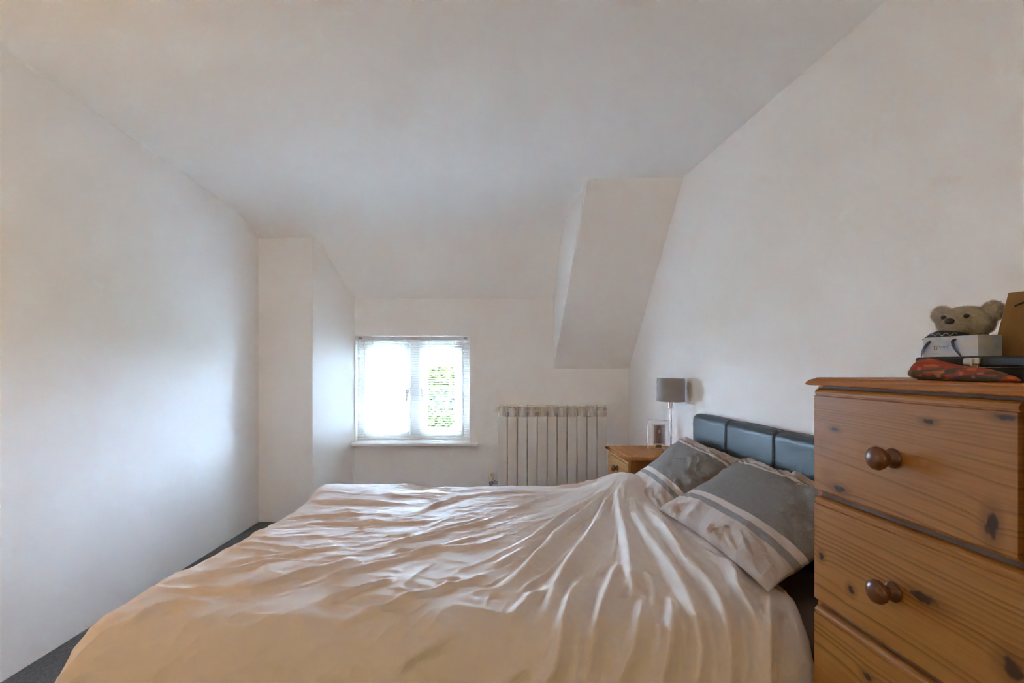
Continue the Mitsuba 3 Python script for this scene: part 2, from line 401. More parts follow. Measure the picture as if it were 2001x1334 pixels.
def drawer_front(x, y0, y1, z0, z1, th=.02):
    """A drawer front facing -x with a bead and a groove along its upper edge and a small bevel below."""
    p = [(0, z0 + .006), (.006, z0), (th, z0), (th, z1), (.012, z1), (.0075, z1 - .0012), (.0035, z1 - .004), (.0012, z1 - .008), (.0015, z1 - .0125), (.0035, z1 - .0135), (.0035, z1 - .0155), (0, z1 - .017)]
    from shapely.geometry import Polygon
    m = trimesh.creation.extrude_polygon(Polygon(p), y1 - y0, engine='earcut')     # in x, z; extruded along +z
    V = m.vertices.copy()
    m.vertices = np.stack([x + V[:, 0], y1 - V[:, 2], V[:, 1]], -1)
    m.fix_normals()
    return m


def top_board(x0, x1, y0, y1, z0, z1):
    """A table top with a moulded rim on the front (x0) and the two ends."""
    prof = [(-.016, z1), (-.0145, z1 - .003), (-.011, z1 - .0035), (-.006, z1 - .006), (-.002, z1 - .011), (0, z1 - .016), (-.001, z0 + .002), (-.004, z0)]
    rings = []
    for (o, z) in prof:
        rings.append([(x1, y0 - o, z), (x0 - o, y0 - o, z), (x0 - o, y1 + o, z), (x1, y1 + o, z)])
    R = np.array(rings)
    m = grid(R, wrap=True)
    caps = [slab([tuple(q) for q in R[0]], (0, 0, -.001)), slab([tuple(q) for q in R[-1]], (0, 0, .001))]
    m.fix_normals()
    return joined([m] + caps)


# ------------------------------------------------------------------ chest of drawers
CX, CYF, CYN = .800, 1.119, .262
tag('chest_of_drawers', 'tall varnished pine chest of drawers with dark round knobs in the right foreground', 'chest of drawers')
add('chest_of_drawers__carcass', joined([cbox((.818, CYN - .012, .0), (1.30, CYN + .008, 1.152), .002), cbox((.818, CYF - .002, .0), (1.30, CYF + .014, 1.152), .002), cbox((1.285, CYN, .05), (1.30, CYF, 1.152), .001),
                                          cbox((.84, CYN, .03), (1.29, CYF, .05), .001)]), 'mat_pine_side')
add('chest_of_drawers__top', top_board(.800, 1.318, CYN - .03, 1.150, 1.1545, 1.1725), 'mat_pine_top', 25)
rows = [(.914, 1.148), (.663, .901), (.413, .651), (.163, .401)]
rails = [cbox((.8185, CYN, z1 - .004), (.86, CYF, z1 + (.0115 if z1 > 1.1 else .017)), .001) for z0, z1 in rows] + [cbox((.8185, .684, .90), (.86, .7025, 1.15), .001), cbox((.824, CYN, .05), (.84, CYF, .159), .001)]
add('chest_of_drawers__rail_frame', joined(rails), 'mat_mortice')
for i, (z0, z1) in enumerate(rows):
    for (y0, y1) in (((.7057, CYF), (CYN, .680)) if i == 0 else ((CYN, CYF),)):
        k = add('chest_of_drawers__drawer', joined([drawer_front(CX, y0, y1, z0, z1), cbox((CX + .021, y0 + .015, z0 + .012), (1.27, y1 - .015, z1 - .03), .001)]), 'mat_pine_front')
        for ky in ((.912 if y1 > 1 else .47,) if i == 0 else (.912, .47)):
            knob(k + '__knob', CX + .001, ky, (1.026, .776, .53, .28)[i] if ky > .6 else (1.03, .78, .53, .28)[i])

# ------------------------------------------------------------------ bedside cabinet
NX, NY0, NY1, NZ = .952, 2.855, 3.255, .664
tag('bedside_cabinet', 'small pine bedside cabinet with knobbed drawers between the bed and the radiator', 'bedside cabinet')
add('bedside_cabinet__top', top_board(.930, 1.338, NY0 - .018, NY1 + .018, NZ - .022, NZ), 'mat_pine_top', 25)
add('bedside_cabinet__carcass', joined([cbox((.966, NY0, 0), (1.33, NY0 + .018, NZ - .021), .002), cbox((.966, NY1 - .018, 0), (1.33, NY1, NZ - .021), .002), cbox((1.315, NY0, .02), (1.33, NY1, NZ - .021), .001), cbox((.97, NY0, .03), (1.32, NY1, .05), .001)]), 'mat_pine_side')
for z0, z1 in ((.480, .632), (.318, .472), (.156, .310)):
    k = add('bedside_cabinet__drawer', joined([drawer_front(NX - .004, NY0 - .002, NY1 + .002, z0, z1, .016), cbox((NX + .014, NY0 + .022, z0 + .01), (1.30, NY1 - .022, z1 - .01), .001)]), 'mat_pine_front')
    knob(k + '__knob', NX - .003, (NY0 + NY1) / 2, (z0 + z1) / 2, .95)

# ------------------------------------------------------------------ bed
tag('bed', 'double bed with a black leather headboard against the right wall', 'bed')
HX, HZ, HY1, PWD = 1.25, .935, 2.711, .366


def head_panel(y0, y1, far, near):
    """One upholstered panel of the headboard: a rounded slab, drawn in at its seams."""
    th, r = .082, .036
    a = np.linspace(0, np.pi / 2, 9)
    prof = [(0, .26), (0, .5), (0, .7), (0, .85)] + [(r - r * np.cos(t), HZ - r + r * np.sin(t)) for t in a] + [(th - r + r * np.sin(t), HZ - r + r * np.cos(t)) for t in a] + [(th, .85), (th, .26)]
    prof = np.array(prof)
    t = np.gradient(prof, axis=0)
    nn = np.stack([-t[:, 1], t[:, 0]], -1)
    nn /= np.linalg.norm(nn, axis=1, keepdims=True)
    rr = lambda e: .034 if e else .010
    ks = np.linspace(0, np.pi / 2, 7)
    st = [(y0 + rr(near) * (1 - math.sin(k)), rr(near) * (1 - math.cos(k)) * (.0 + (1 if near else .55))) for k in ks[::-1]]
    st += [(y, 0) for y in np.linspace(y0 + rr(near), y1 - rr(far), 10)[1:-1]]
    st += [(y1 - rr(far) * (1 - math.sin(k)), rr(far) * (1 - math.cos(k)) * (1 if far else .55)) for k in ks]
    P = []
    for (y, ins) in st:
        b = .004 * math.cos(math.pi * ((y - y0) / (y1 - y0) - .5))
        q = prof + nn * (b - ins)
        P.append(np.stack([HX + q[:, 0], np.full(len(q), y), q[:, 1]], -1))
    m = grid(np.array(P))
    caps = []
    for s in (P[0], P[-1]):
        caps.append(slab([tuple(v) for v in s], (0, .0005, 0)))
    m.fix_normals()
    return joined([m] + caps)


# stations run from small y to large y with the inset largest at both ends
ye = [HY1 - PWD * k for k in range(5)]
for k in range(4):
    add('bed__headboard_panel', head_panel(ye[k + 1] + .0012, ye[k] - .0012, k == 0, k == 3), 'mat_leather', 40)
for k in (1, 2, 3):
    st = []
    for dy in (-.0085, .0085):
        path = [(HX - .0028, z) for z in np.arange(.5, HZ - .04, .0085)] + [(HX + .036 - .0385 * math.cos(t), HZ - .036 + .0385 * math.sin(t)) for t in np.linspace(.1, 1.5, 6)]
        for (x, z), (x2, z2) in zip(path[:-1], path[1:]):
            st.append(bar((x + .0012, ye[k] + dy, z), (x + .0012 + (x2 - x) * .6, ye[k] + dy, z + (z2 - z) * .6), .0011))
    kk = add('bed__stitching', joined(st), 'mat_stitch')
    labels[kk] = {'kind': 'stuff', 'label': 'double row of dark stitches along the leather seam'}
add('bed__headboard_back', cbox((HX + .03, ye[4] + .02, .24), (HX + .075, HY1 - .02, .88), .004), 'mat_black_leather')
add('bed__side_rail', cbox((-.74, 2.645, .10), (HX, 2.690, .33), .01), 'mat_black_leather')
add('bed__side_rail', cbox((-.74, 1.265, .10), (HX, 1.31, .33), .01), 'mat_black_leather')
add('bed__foot_rail', cbox((-.77, 1.265, .10), (-.72, 2.69, .33), .01), 'mat_black_leather')
for x in (-.70, 1.18):
    for y in (1.32, 2.63):
        add('bed__leg', cbox((x - .03, y - .03, 0), (x + .03, y + .03, .12), .006), 'mat_black_leather')
add('bed__slatted_base', cbox((-.71, 1.32, .22), (HX - .01, 2.64, .25), .004), 'mat_black_leather')


def rounded(lo, hi, r, n=3):
    lo, hi = np.array(lo, float) + r, np.array(hi, float) - r
    s = trimesh.creation.icosphere(subdivisions=n, radius=r).vertices
    return trimesh.Trimesh(np.vstack([s + np.where(np.array(i) == 0, lo, hi) for i in np.ndindex(2, 2, 2)])).convex_hull


add('mattress', rounded((-.70, 1.285, .25), (1.243, 2.655, .478), .05), 'mat_sheet', 40)
tag('mattress', 'mattress in a dark brown fitted sheet showing under the near pillow', 'mattress')

# ------------------------------------------------------------------ duvet


def duvet_base(S, T):
    """A point of the duvet's plain surface for the arc lengths S (bed length) and T (bed width)."""
    R = .10
    xe = interp(T, [1.0, 1.3, 1.55, 1.8, 2.15, 2.45, 2.75], [-.90, -.92, -.91, -.835, -.755, -.72, -.76])

    def bend(d, R):
        a = np.clip(d / R, 0, np.pi / 2)
        return R * np.sin(a), R * (1 - np.cos(a)) + np.maximum(d - R * np.pi / 2, 0)
    fx, dx = bend(np.maximum(xe - S, 0), R)
    x = np.maximum(S, xe) - fx
    yn, yf = 1.33, 2.66
    fy, dy = bend(np.maximum(yn - T, 0), .19)
    gy, ey = bend(np.maximum(T - yf, 0), .08)
    y = np.clip(T, yn, yf) - fy + gy
    z = .53 + .095 * np.exp(-((x - .84) / .17) ** 2 - ((y - 2.56) / .24) ** 2) + .02 * np.exp(-((x - .8) / .25) ** 2 - ((y - 1.9) / .5) ** 2) - dx - dy - ey
    z = z + .012 * np.exp(-((x + .6) / .3) ** 2 - ((y - 2.6) / .2) ** 2)
    return x, y, z


# folds: height in centimetres and a course in arc lengths (S, T); most fan out from the heap at the pillows
RIDGES = [
    (2.2,[(0.737,2.467),(0.504,2.259),(0.334,1.999),(0.204,1.801),(0.096,1.684)]),
    (2.6,[(0.667,2.414),(0.547,2.229),(0.379,1.954),(0.252,1.714),(0.142,1.516),(0.056,1.411)]),
    (3.0,[(0.695,2.392),(0.587,2.137),(0.454,1.846),(0.364,1.681),(0.282,1.503),(0.212,1.318),(0.182,1.238)]),
    (3.2,[(0.765,2.422),(0.707,2.257),(0.625,1.921),(0.539,1.598),(0.484,1.418),(0.444,1.316)]),
    (2.2,[(0.374,1.566),(0.302,1.398),(0.252,1.273),(0.209,1.165),(0.157,1.105)]),
    (2.2,[(0.519,1.641),(0.432,1.478),(0.362,1.318),(0.299,1.185),(0.269,1.105)]),
    (1.8,[(0.509,1.396),(0.444,1.263),(0.382,1.165),(0.337,1.115)]),
    (3.2,[(0.782,2.307),(0.7,1.906),(0.665,1.606),(0.622,1.363),(0.58,1.215),(0.547,1.143),(0.519,1.1)]),
    (3.4,[(0.822,2.272),(0.78,1.881),(0.725,1.601),(0.71,1.406),(0.66,1.236),(0.632,1.153),(0.602,1.1)]),
    (2.4,[(0.812,1.686),(0.857,1.613),(0.795,1.423),(0.75,1.266),(0.705,1.16),(0.677,1.1)]),
    (2.4,[(0.595,1.443),(0.557,1.318),(0.507,1.215),(0.457,1.135),(0.434,1.1)]),
    (1.6,[(0.575,1.566),(0.557,1.456),(0.514,1.328)]),
    (2.0,[(0.875,1.406),(0.792,1.273),(0.725,1.158),(0.7,1.1)]),
    (1.6,[(-0.897,1.441),(-0.652,1.441),(-0.534,1.531),(-0.372,1.661)]),
    (1.6,[(-0.482,1.466),(-0.331,1.596),(-0.214,1.684),(0.006,1.854),(0.149,1.939)]),
    (1.6,[(-0.417,1.358),(-0.311,1.421),(-0.219,1.516)]),
    (1.8,[(-0.204,2.192),(-0.056,2.424),(0.102,2.542)]),
    (2.0,[(-0.772,2.359),(-0.514,2.354),(-0.286,2.327)]),
    (1.6,[(-0.672,2.044),(-0.294,2.044),(-0.101,2.092)]),
    (1.6,[(-0.306,1.801),(-0.136,1.916),(0.081,2.064),(0.169,2.192)]),
    (1.4,[(-0.354,1.623),(-0.124,1.749),(0.036,1.781),(0.144,1.894)]),
    (1.6,[(-0.759,2.122),(-0.592,2.147),(-0.442,2.184)]),
    (1.6,[(0.079,1.598),(0.174,1.706),(0.264,1.826),(0.402,1.934)]),
    (1.4,[(-0.835,1.641),(-0.634,1.706),(-0.439,1.796)]),
    (1.4,[(-0.877,1.516),(-0.744,1.598),(-0.624,1.684)]),
    (1.5,[(-0.336,1.266),(-0.214,1.331),(-0.109,1.406),(0.079,1.558)]),
    (1.4,[(0.119,1.283),(0.187,1.391),(0.262,1.486)]),
    (1.8,[(0.469,2.66),(0.635,2.642),(0.745,2.542)]),
    (1.6,[(0.204,2.207),(0.377,2.414),(0.534,2.565)]),
    (1.5,[(-0.88,1.271),(-0.825,1.346),(-0.707,1.361)]),
    (1.2,[(-0.164,1.16),(-0.104,1.195),(-0.041,1.218)]),
    (1.2,[(0.044,1.095),(0.094,1.135),(0.157,1.17)]),
]


def duvet():
    sig, T = np.meshgrid(np.linspace(0, 1, 440), np.linspace(.80, 3.0, 430), indexing='ij')
    s1 = interp(T, [.9, 1.0, 1.10, 1.2, 1.3, 1.4, 1.6, 2.2, 2.7, 2.9], [.86, .855, .85, .865, .905, .95, .975, .985, .95, .90])
    S = -1.22 + sig * (s1 + 1.22)
    # height of the folds
    H = np.zeros_like(S)
    for h, pts in RIDGES:
        p = np.array(pts)
        if p[-1, 1] < 1.17:
            e = (p[-1] - p[-2]) / np.linalg.norm(p[-1] - p[-2])
            p = np.vstack([p, p[-1] + .10 * e, p[-1] + [.20 * e[0] * .5, -.20]])
        d = np.concatenate([[0], np.cumsum(np.linalg.norm(np.diff(p, axis=0), axis=1))])
        u = np.linspace(0, d[-1], 40)
        from scipy.interpolate import PchipInterpolator
        c = PchipInterpolator(d, p)(u)
        best, where, side = np.full(S.shape, 9.0), np.zeros(S.shape), np.zeros(S.shape)
        for a, b, k in zip(c[:-1], c[1:], range(39)):
            e = b - a
            L = np.linalg.norm(e) + 1e-9
            qx, qy = S - a[0], T - a[1]
            t = np.clip((qx * e[0] + qy * e[1]) / L ** 2, 0, 1)
            dist = np.hypot(qx - t * e[0], qy - t * e[1])
            m = dist < best
            best = np.where(m, dist, best)
            where = np.where(m, (k + t) / 39, where)
            side = np.where(m, np.sign(e[0] * qy - e[1] * qx), side)
        taper = np.clip(np.minimum(where * 5 + .15, (1 - where) * 3.5), 0, 1)
        w = .009 + .012 * h / 2.5
        w = w * np.where(side > 0, 1.35, .75)
        taper = taper * (1 + .45 * np.clip((1.7 - T) / .4, 0, 1))
        H += h * .0105 * taper * np.exp(-(best / w) ** 2) - h * .0032 * taper * np.exp(-(best / (w * 3)) ** 2)
    # smaller creases that run the same way
    ang, rad = np.arctan2(2.62 - T, .86 - S), np.hypot(2.62 - T, .86 - S)
    wob = .35 * meshkit.fbm(np.stack([S * 3, T * 3, 0 * S], -1), 3, 2)

    def crease(f, g, seed, pw=3):
        q = meshkit.noise(np.stack([(ang + wob * .25) * f, rad * g, 0 * S + seed], -1), seed)
        return (1 - np.abs(2 * q - 1)) ** pw
    fade = np.clip(rad / .35, 0, 1)
    patch = meshkit.fbm(np.stack([S * 4, T * 4, 0 * S], -1), 2, 9)
    H += fade * (.0085 * crease(9, 2.2, 21) * np.clip(patch * 2.2 - .5, 0, 1) + .0060 * crease(19, 4, 33) * np.clip(1.7 - patch * 2.2, 0, 1) * np.clip(rad, .3, 1.2) + .0030 * crease(41, 9, 44, 2))
    left = np.clip((.3 - S) / .5, 0, 1)
    q = meshkit.noise(np.stack([S * 4 + wob, T * 17 + S * 3, 0 * S], -1), 5)
    H += left * .0095 * (1 - np.abs(2 * q - 1)) ** 3 * np.clip(patch * 2 - .4, 0, 1)
    q = meshkit.noise(np.stack([S * 11 - T * 9, T * 26 + S * 7, 0 * S], -1), 6)
    H += .0034 * (1 - np.abs(2 * q - 1)) ** 3
    H += .012 * (meshkit.fbm(np.stack([S * 2.6, T * 3.2, 0 * S], -1), 3, 7) - .5)
    x, y, z = duvet_base(S, T)
    # the head end rolls over its own thickness
    over = np.clip((s1 - S) / .035, 0, 1)
    z = z - .045 * (1 - np.sqrt(1 - (1 - over) ** 2))
    P = np.stack([x, y, z], -1)
    nn = np.cross(np.gradient(P, axis=0), np.gradient(P, axis=1))
    nn /= np.linalg.norm(nn, axis=2, keepdims=True) + 1e-12
    P = P + nn * (H * np.clip(over * 1.0 + .1, 0, 1))[..., None]
    P[..., 2] = np.maximum(P[..., 2], .06)
    return grid(P)


add('duvet', duvet(), 'mat_duvet', True)
tag('duvet', 'rumpled beige duvet spread over the double bed', 'duvet')

# ------------------------------------------------------------------ pillows


def pillow(key, c, L, C, hl, hc, th, seed, sag=0.0, corner=0.0, twist=0.0):
    """A soft pillow: L and C are its long and cross directions, hl and hc the half sizes, th the half thickness."""
    c, L, C = (np.asarray(v, float) for v in (c, L, C))
    L, C = L / np.linalg.norm(L), C / np.linalg.norm(C)
    N = np.cross(L, C)
    if N[2] < 0: N = -N
    n, m = 110, 80
    u, v = np.meshgrid(np.sin(np.linspace(-1, 1, n) * np.pi / 2), np.sin(np.linspace(-1, 1, m) * np.pi / 2), indexing='ij')
    x = u * hl * (1 - .07 * (1 - v ** 2))
    y = v * hc * (1 - .08 * (1 - u ** 2))
    body = (np.clip(1 - np.abs(u) ** 2.4, 0, 1) * np.clip(1 - np.abs(v) ** 2.4, 0, 1)) ** .55
    ws = []
    for k in (0, 1):
        q = np.stack([x * 7, y * 7, 0 * x + k * 9], -1)
        w = .020 * (meshkit.fbm(q, 3, seed + k) - .5)
        cr = meshkit.noise(np.stack([(u * np.cos(.6) + v * np.sin(.6)) * 3 + meshkit.fbm(q, 2, seed + 3), (v * np.cos(.6) - u * np.sin(.6)) * 13, 0 * u], -1), seed + 5)
        w = w + .022 * (1 - np.abs(2 * cr - 1)) ** 3 * np.clip(meshkit.fbm(q * .6, 2, seed + 8) * 2.0 - .4, 0, 1.2)
        e = np.exp(-((1 - np.abs(v)) / .25) ** 2)
        pk = meshkit.noise(np.stack([u * 8, 0 * u + k + np.sign(v), v * 1.2], -1), seed + 11)
        w = w + .030 * e * (1 - np.abs(2 * pk - 1)) ** 2
        ws.append(w * np.minimum(body * 2.5, 1))
    lift = sag * (1 - u ** 2) + twist * u * v + corner * np.maximum(u, 0) ** 3 * np.maximum(v, 0) ** 3
    up = c + x[..., None] * L + y[..., None] * C + (th * body + ws[0] + lift)[..., None] * N
    dn = c + x[..., None] * L + y[..., None] * C + (-th * body + ws[1] * .5 + lift)[..., None] * N
    uv = np.stack([u * .5 + .5, v * .5 + .5], -1).reshape(-1, 2)
    flip = np.dot(np.cross(L, C), N) < 0
    a, b = grid(up, flip=flip), grid(dn, flip=not flip)
    add(key, trimesh.Trimesh(np.vstack([a.vertices, b.vertices]), np.vstack([a.faces, b.faces + len(a.vertices)]), process=False), 'mat_pillow', True, uv=np.vstack([uv, uv]))
    return up


pillow('pillow', (1.055, 1.785, .668), (0, 1, 0), (.34, 0, .20), .395, .225, .075, 3)
tag('pillow', 'grey striped pillow lying nearer the chest of drawers', 'pillow')
pillow('pillow_001', (1.035, 2.405, .667), (.03, 1, .03), (.27, 0, .21), .275, .215, .060, 8, corner=.0)
tag('pillow_001', 'grey striped pillow propped beside the bedside cabinet, its corner pointing up', 'pillow')

# ------------------------------------------------------------------ table lamp
LX, LY = 1.238, 2.95
tag('table_lamp', 'slim chrome table lamp with a grey drum shade on the bedside cabinet', 'lamp')
add('table_lamp__base', lathe([(0, 0), (.048, 0), (.050, .003), (.048, .009), (.012, .014), (0, .014)], (LX, LY, NZ + .0005), n=40), 'mat_chrome', 40)
add('table_lamp__stem', tube([(LX, LY, NZ + .012), (LX, LY, .96)], .0055, 14), 'mat_chrome', 40)
add('table_lamp__lamp_holder', lathe([(0, 0), (.0145, 0), (.0145, .05), (0, .05)], (LX, LY, .943), n=24), 'mat_chrome', 40)
add('table_lamp__shade', lathe([(.080, .983), (.0785, 1.122), (.0770, 1.122), (.0785, .983), (.080, .983)], (LX, LY, 0), n=56), 'mat_lampshade', 40)
for pr in ([(.0805, .983), (.0806, .987), (.0783, .987), (.0783, .983), (.0805, .983)], [(.0791, 1.118), (.079, 1.122), (.0765, 1.122), (.0768, 1.118), (.0791, 1.118)]):
    add('table_lamp__shade__trim', lathe(pr, (LX, LY, 0), n=56), 'mat_radiator_dark', 40)
add('table_lamp__bulb', ellipsoid((LX, LY, 1.03), (.022, .022, .032)), 'mat_gloss_white', True)

# ------------------------------------------------------------------ glass photo frame
tag('photo_frame', 'clear glass photo frame with a small picture on the bedside cabinet', 'photo frame')
FM = T().translate([1.235, 3.12, NZ + .001]).rotate([0, 0, 1], -18).rotate([1, 0, 0], -6)
M4 = np.array(FM.matrix, float)


def placed(m):
    m = m.copy()
    m.apply_transform(M4)
    return m


xs = np.linspace(-.068, .068, 13)
outer = [(x, -.010 - .010 * (1 - (x / .068) ** 2)) for x in xs] + [(x, .008 - .008 * (1 - (x / .068) ** 2)) for x in xs[::-1]]
from shapely.geometry import Polygon
gl = trimesh.creation.extrude_polygon(Polygon(outer), .185, engine='earcut')
add('photo_frame__glass', placed(gl), 'mat_glass', 30)


def picture(p, n, uv):
    a, b = uv.x, uv.y
    c = mix((.20, .15, .17), (.42, .36, .40), fbm(a * 4, b * 3, 2))
    c = mix(c, (.16, .09, .08), smoothstep(.42, .2, dr.abs(a - .45) + .25 * dr.abs(b - .5)))
    c = mix(c, (.55, .42, .36), smoothstep(.12, .06, dr.sqrt(dr.square(a - .55) + dr.square(b - .66))))
    return mix(c, (.62, .60, .62), smoothstep(.80, .9, a) * .7)


flat('mat_picture', mikit.proc(picture))
pa = np.array([(-.030, .0095, .034), (.030, .0095, .034), (.030, .0095, .150), (-.030, .0095, .150)])
add('photo_frame__mount', placed(slab([(-.038, .0105, .026), (.038, .0105, .026), (.038, .0105, .158), (-.038, .0105, .158)], (0, .002, 0))), 'mat_gloss_white')
add('photo_frame__glint_strips', placed(joined(frame(-.0695, .0695, -.0005, .1865, .0035, .0085, .0125, .0008))), 'mat_chrome')  # added chrome strips stand in for glints along the clear glass edge
add('photo_frame__picture', placed(trimesh.Trimesh(pa, [[0, 1, 2], [0, 2, 3]], process=False)), 'mat_picture', uv=np.array([(0, 0), (1, 0), (1, 1), (0, 1)]))
add('photo_frame__stand', placed(slab([(-.012, .013, .09), (.012, .013, .09), (.018, .06, .0), (-.018, .06, .0)], (0, .003, .001))), 'mat_chrome')

# ------------------------------------------------------------------ things on the chest
TZ = 1.1727
tag('black_case', 'flat black case with a metal latch on top of the chest of drawers', 'case')
mat('mat_case', (.012, .013, .015), .5)
mat('mat_brass', (.55, .50, .42), .3, metallic=.9)
add('black_case__body', cbox((.880, .50, TZ), (1.20, .957, TZ + .0235), .004), 'mat_case')
add('black_case__lid', cbox((.880, .50, TZ + .0243), (1.20, .957, TZ + .0435), .004), 'mat_case')
for y in (.8445, .70):
    add('black_case__latch', joined([cbox((.8755, y - .013, TZ + .030), (.8805, y + .013, TZ + .041), .001), cbox((.8755, y - .011, TZ + .018), (.8805, y + .011, TZ + .0295), .001), cbox((.872, y - .004, TZ + .026), (.876, y + .011, TZ + .039), .001)]), 'mat_brass')

# painted driftwood
tag('painted_driftwood', 'red painted piece of driftwood lying along the front of the black case', 'driftwood')


def driftwood():
    ts = np.linspace(0, 1, 60)
    top = interp(ts, [0, .04, .10, .18, .32, .5, .68, .85, .97, 1], [.018, .030, .039, .040, .034, .0265, .024, .018, .010, .006])
    bot = interp(ts, [0, .05, .2, .6, .9, 1], [.006, .001, 0, 0, .0015, .003])
    wid = interp(ts, [0, .06, .2, .5, .8, 1], [.007, .013, .015, .014, .010, .004])
    P = []
    for t, a, b, w in zip(ts, top, bot, wid):
        k = np.linspace(0, 2 * np.pi, 28, endpoint=False)
        yy, zz = .938 - .188 * t, (a + b) / 2 + (a - b) / 2 * np.sin(k)
        xx = .858 + .006 * math.sin(t * 5) - np.sign(np.cos(k)) * np.abs(np.cos(k)) ** .8 * w
        P.append(np.stack([xx, np.full(28, yy), TZ + zz], -1))
    P = np.array(P)
    q = meshkit.fbm(P * np.array([120, 30, 160]), 3, 3) - .5
    ctr = P.mean(1, keepdims=True)
    P = ctr + (P - ctr) * (1 + .22 * q[..., None])
    P[..., 2] = np.maximum(P[..., 2], TZ + .0004)
    m = grid(P, wrap=True)
    V, F = np.array(m.vertices), np.array(m.faces)
    n = len(V)
    V = np.vstack([V, P[0].mean(0), P[-1].mean(0)])
    j = np.arange(28)
    F = np.vstack([F, np.stack([j * 0 + n, (j + 1) % 28, j], 1), np.stack([j * 0 + n + 1, n - 28 + j, n - 28 + (j + 1) % 28], 1)])
    m = trimesh.Trimesh(V, F, process=False)
    m.fix_normals()
    return m


def driftpaint(p, n, uv):
    f = fbm(p.x * 60, p.y * 42, p.z * 150 + p.y * 25)
    red = mix((.22, .022, .014), (.32, .05, .022), fbm(p.x * 90, p.y * 50, p.z * 160))
    c = mix(red, (.085, .065, .035), smoothstep(.50, .62, f + (1.192 - p.z) * 9))
    c = mix(c, (.45, .13, .03), smoothstep(.62, .72, noise(p.x * 80, p.y * 90, p.z * 160)) * .7)
    c = mix(c, (.06, .06, .16), smoothstep(.78, .84, noise(p.x * 90 + 3, p.y * 70, p.z * 190)) * .7)
    return mix(c, (.15, .125, .075), smoothstep(.921, .934, p.y) * (1 - smoothstep(1.190, 1.200, p.z)))


mat('mat_driftwood', mikit.proc(driftpaint), .8)
add('painted_driftwood', driftwood(), 'mat_driftwood', 50)

# small paper gift bag
CZ = TZ + .0437
BXa, BXb, BYa, BYb, BH = .892, .934, .848, .950, .0375
tag('gift_bag', 'small pale blue paper gift bag with navy ribbon handles in front of the teddy bear', 'gift bag')
flat('mat_bag', mikit.proc(lambda p, n, uv: mix(mix((.56, .60, .63), (.36, .46, .60), smoothstep(.45, .75, fbm(p.x * 40 + 2, p.y * 30, p.z * 30))), (.66, .58, .50), smoothstep(.55, .8, fbm(p.x * 30 + 9, p.y * 26, p.z * 40)) * .7)))
mat('mat_navy', (.012, .014, .035), .5)
flat('mat_script', (.16, .17, .20))
th = .0008
add('gift_bag__paper', joined([cbox((BXa, BYa, CZ), (BXa + th, BYb, CZ + BH), .0002), cbox((BXb - th, BYa, CZ), (BXb, BYb, CZ + BH), .0002), cbox((BXa, BYa, CZ), (BXb, BYa + th, CZ + BH), .0002), cbox((BXa, BYb - th, CZ), (BXb, BYb, CZ + BH), .0002), cbox((BXa, BYa, CZ), (BXb, BYb, CZ + th), .0002)]), 'mat_bag')


def ribbon(path, w):
    """A flat ribbon along points (y, z) on the bag's face, with a width per point."""
    p = np.array(path, float)
    t = np.linspace(0, 1, len(p))
    tt = np.linspace(0, 1, 16)
    c = np.stack([interp(tt, t, p[:, k]) for k in range(2)], -1)
    ww = interp(tt, t, w)
    d = np.gradient(c, axis=0)
    d /= np.linalg.norm(d, axis=1, keepdims=True)
    nrm = np.stack([-d[:, 1], d[:, 0]], -1)
    a, b = c + nrm * ww[:, None], c - nrm * ww[:, None]
    x = BXa - .002 - .003 * np.sin(tt * np.pi)
    P = np.stack([np.stack([x, a[:, 0], a[:, 1]], -1), np.stack([x - .0004, b[:, 0], b[:, 1]], -1)])
    return joined([grid(P), grid(P + [.0005, 0, 0], flip=True)])


add('gift_bag__ribbon_handle', ribbon([(.933, CZ + .0300), (.9375, CZ + .024), (.946, CZ + .012), (.952, CZ + .0005)], [.0022, .003, .0028, .0010]), 'mat_navy', True)
add('gift_bag__ribbon_handle', ribbon([(.884, CZ + .0315), (.889, CZ + .0285), (.8865, CZ + .020), (.880, CZ + .008), (.876, CZ + .0005)], [.0012, .0030, .0030, .0018, .0010]), 'mat_navy', True)
sq = []
ys_, yy = np.linspace(.9275, .8985, 60), np.linspace(0, 1, 60)
zz = CZ + .0165 + .0032 * np.sin(yy * 26) * (.5 + .9 * (np.sin(yy * 7.0 + .6) > .2)) + .002 * yy
sq.append(tube(np.stack([np.full(60, BXa - .0002) , ys_ + .0012 * np.cos(yy * 26), zz], -1), .00028, 4))
sq.append(tube([(BXa - .0002, .928, CZ + .013), (BXa - .0002, .9265, CZ + .021), (BXa - .0002, .921, CZ + .020), (BXa - .0002, .922, CZ + .0145), (BXa - .0002, .928, CZ + .0135)], .00028, 4))
sq.append(tube([(BXa - .0002, .9285, CZ + .0062), (BXa - .0002, .916, CZ + .0060)], .0003, 4))
add('gift_bag__lettering', joined(sq), 'mat_script')

# teddy bear
tag('teddy_bear', 'cream grey plush teddy bear with a black nose peeping over the gift bag', 'teddy bear')
mat('mat_plush', mikit.proc(lambda p, n, uv: mix((.34, .31, .26), (.52, .48, .41), fbm(p.x * 110, p.y * 110, p.z * 110))), .95, sheen=.6)
BC = np.array([.962, .938, 1.281])


def bo(f, sd, up):
    """A point of the bear: forward of, beside and above the middle of its head."""
    return BC + f * np.array([-.94, -.34, 0]) + sd * np.array([-.34, .94, 0]) + np.array([0, 0, up])


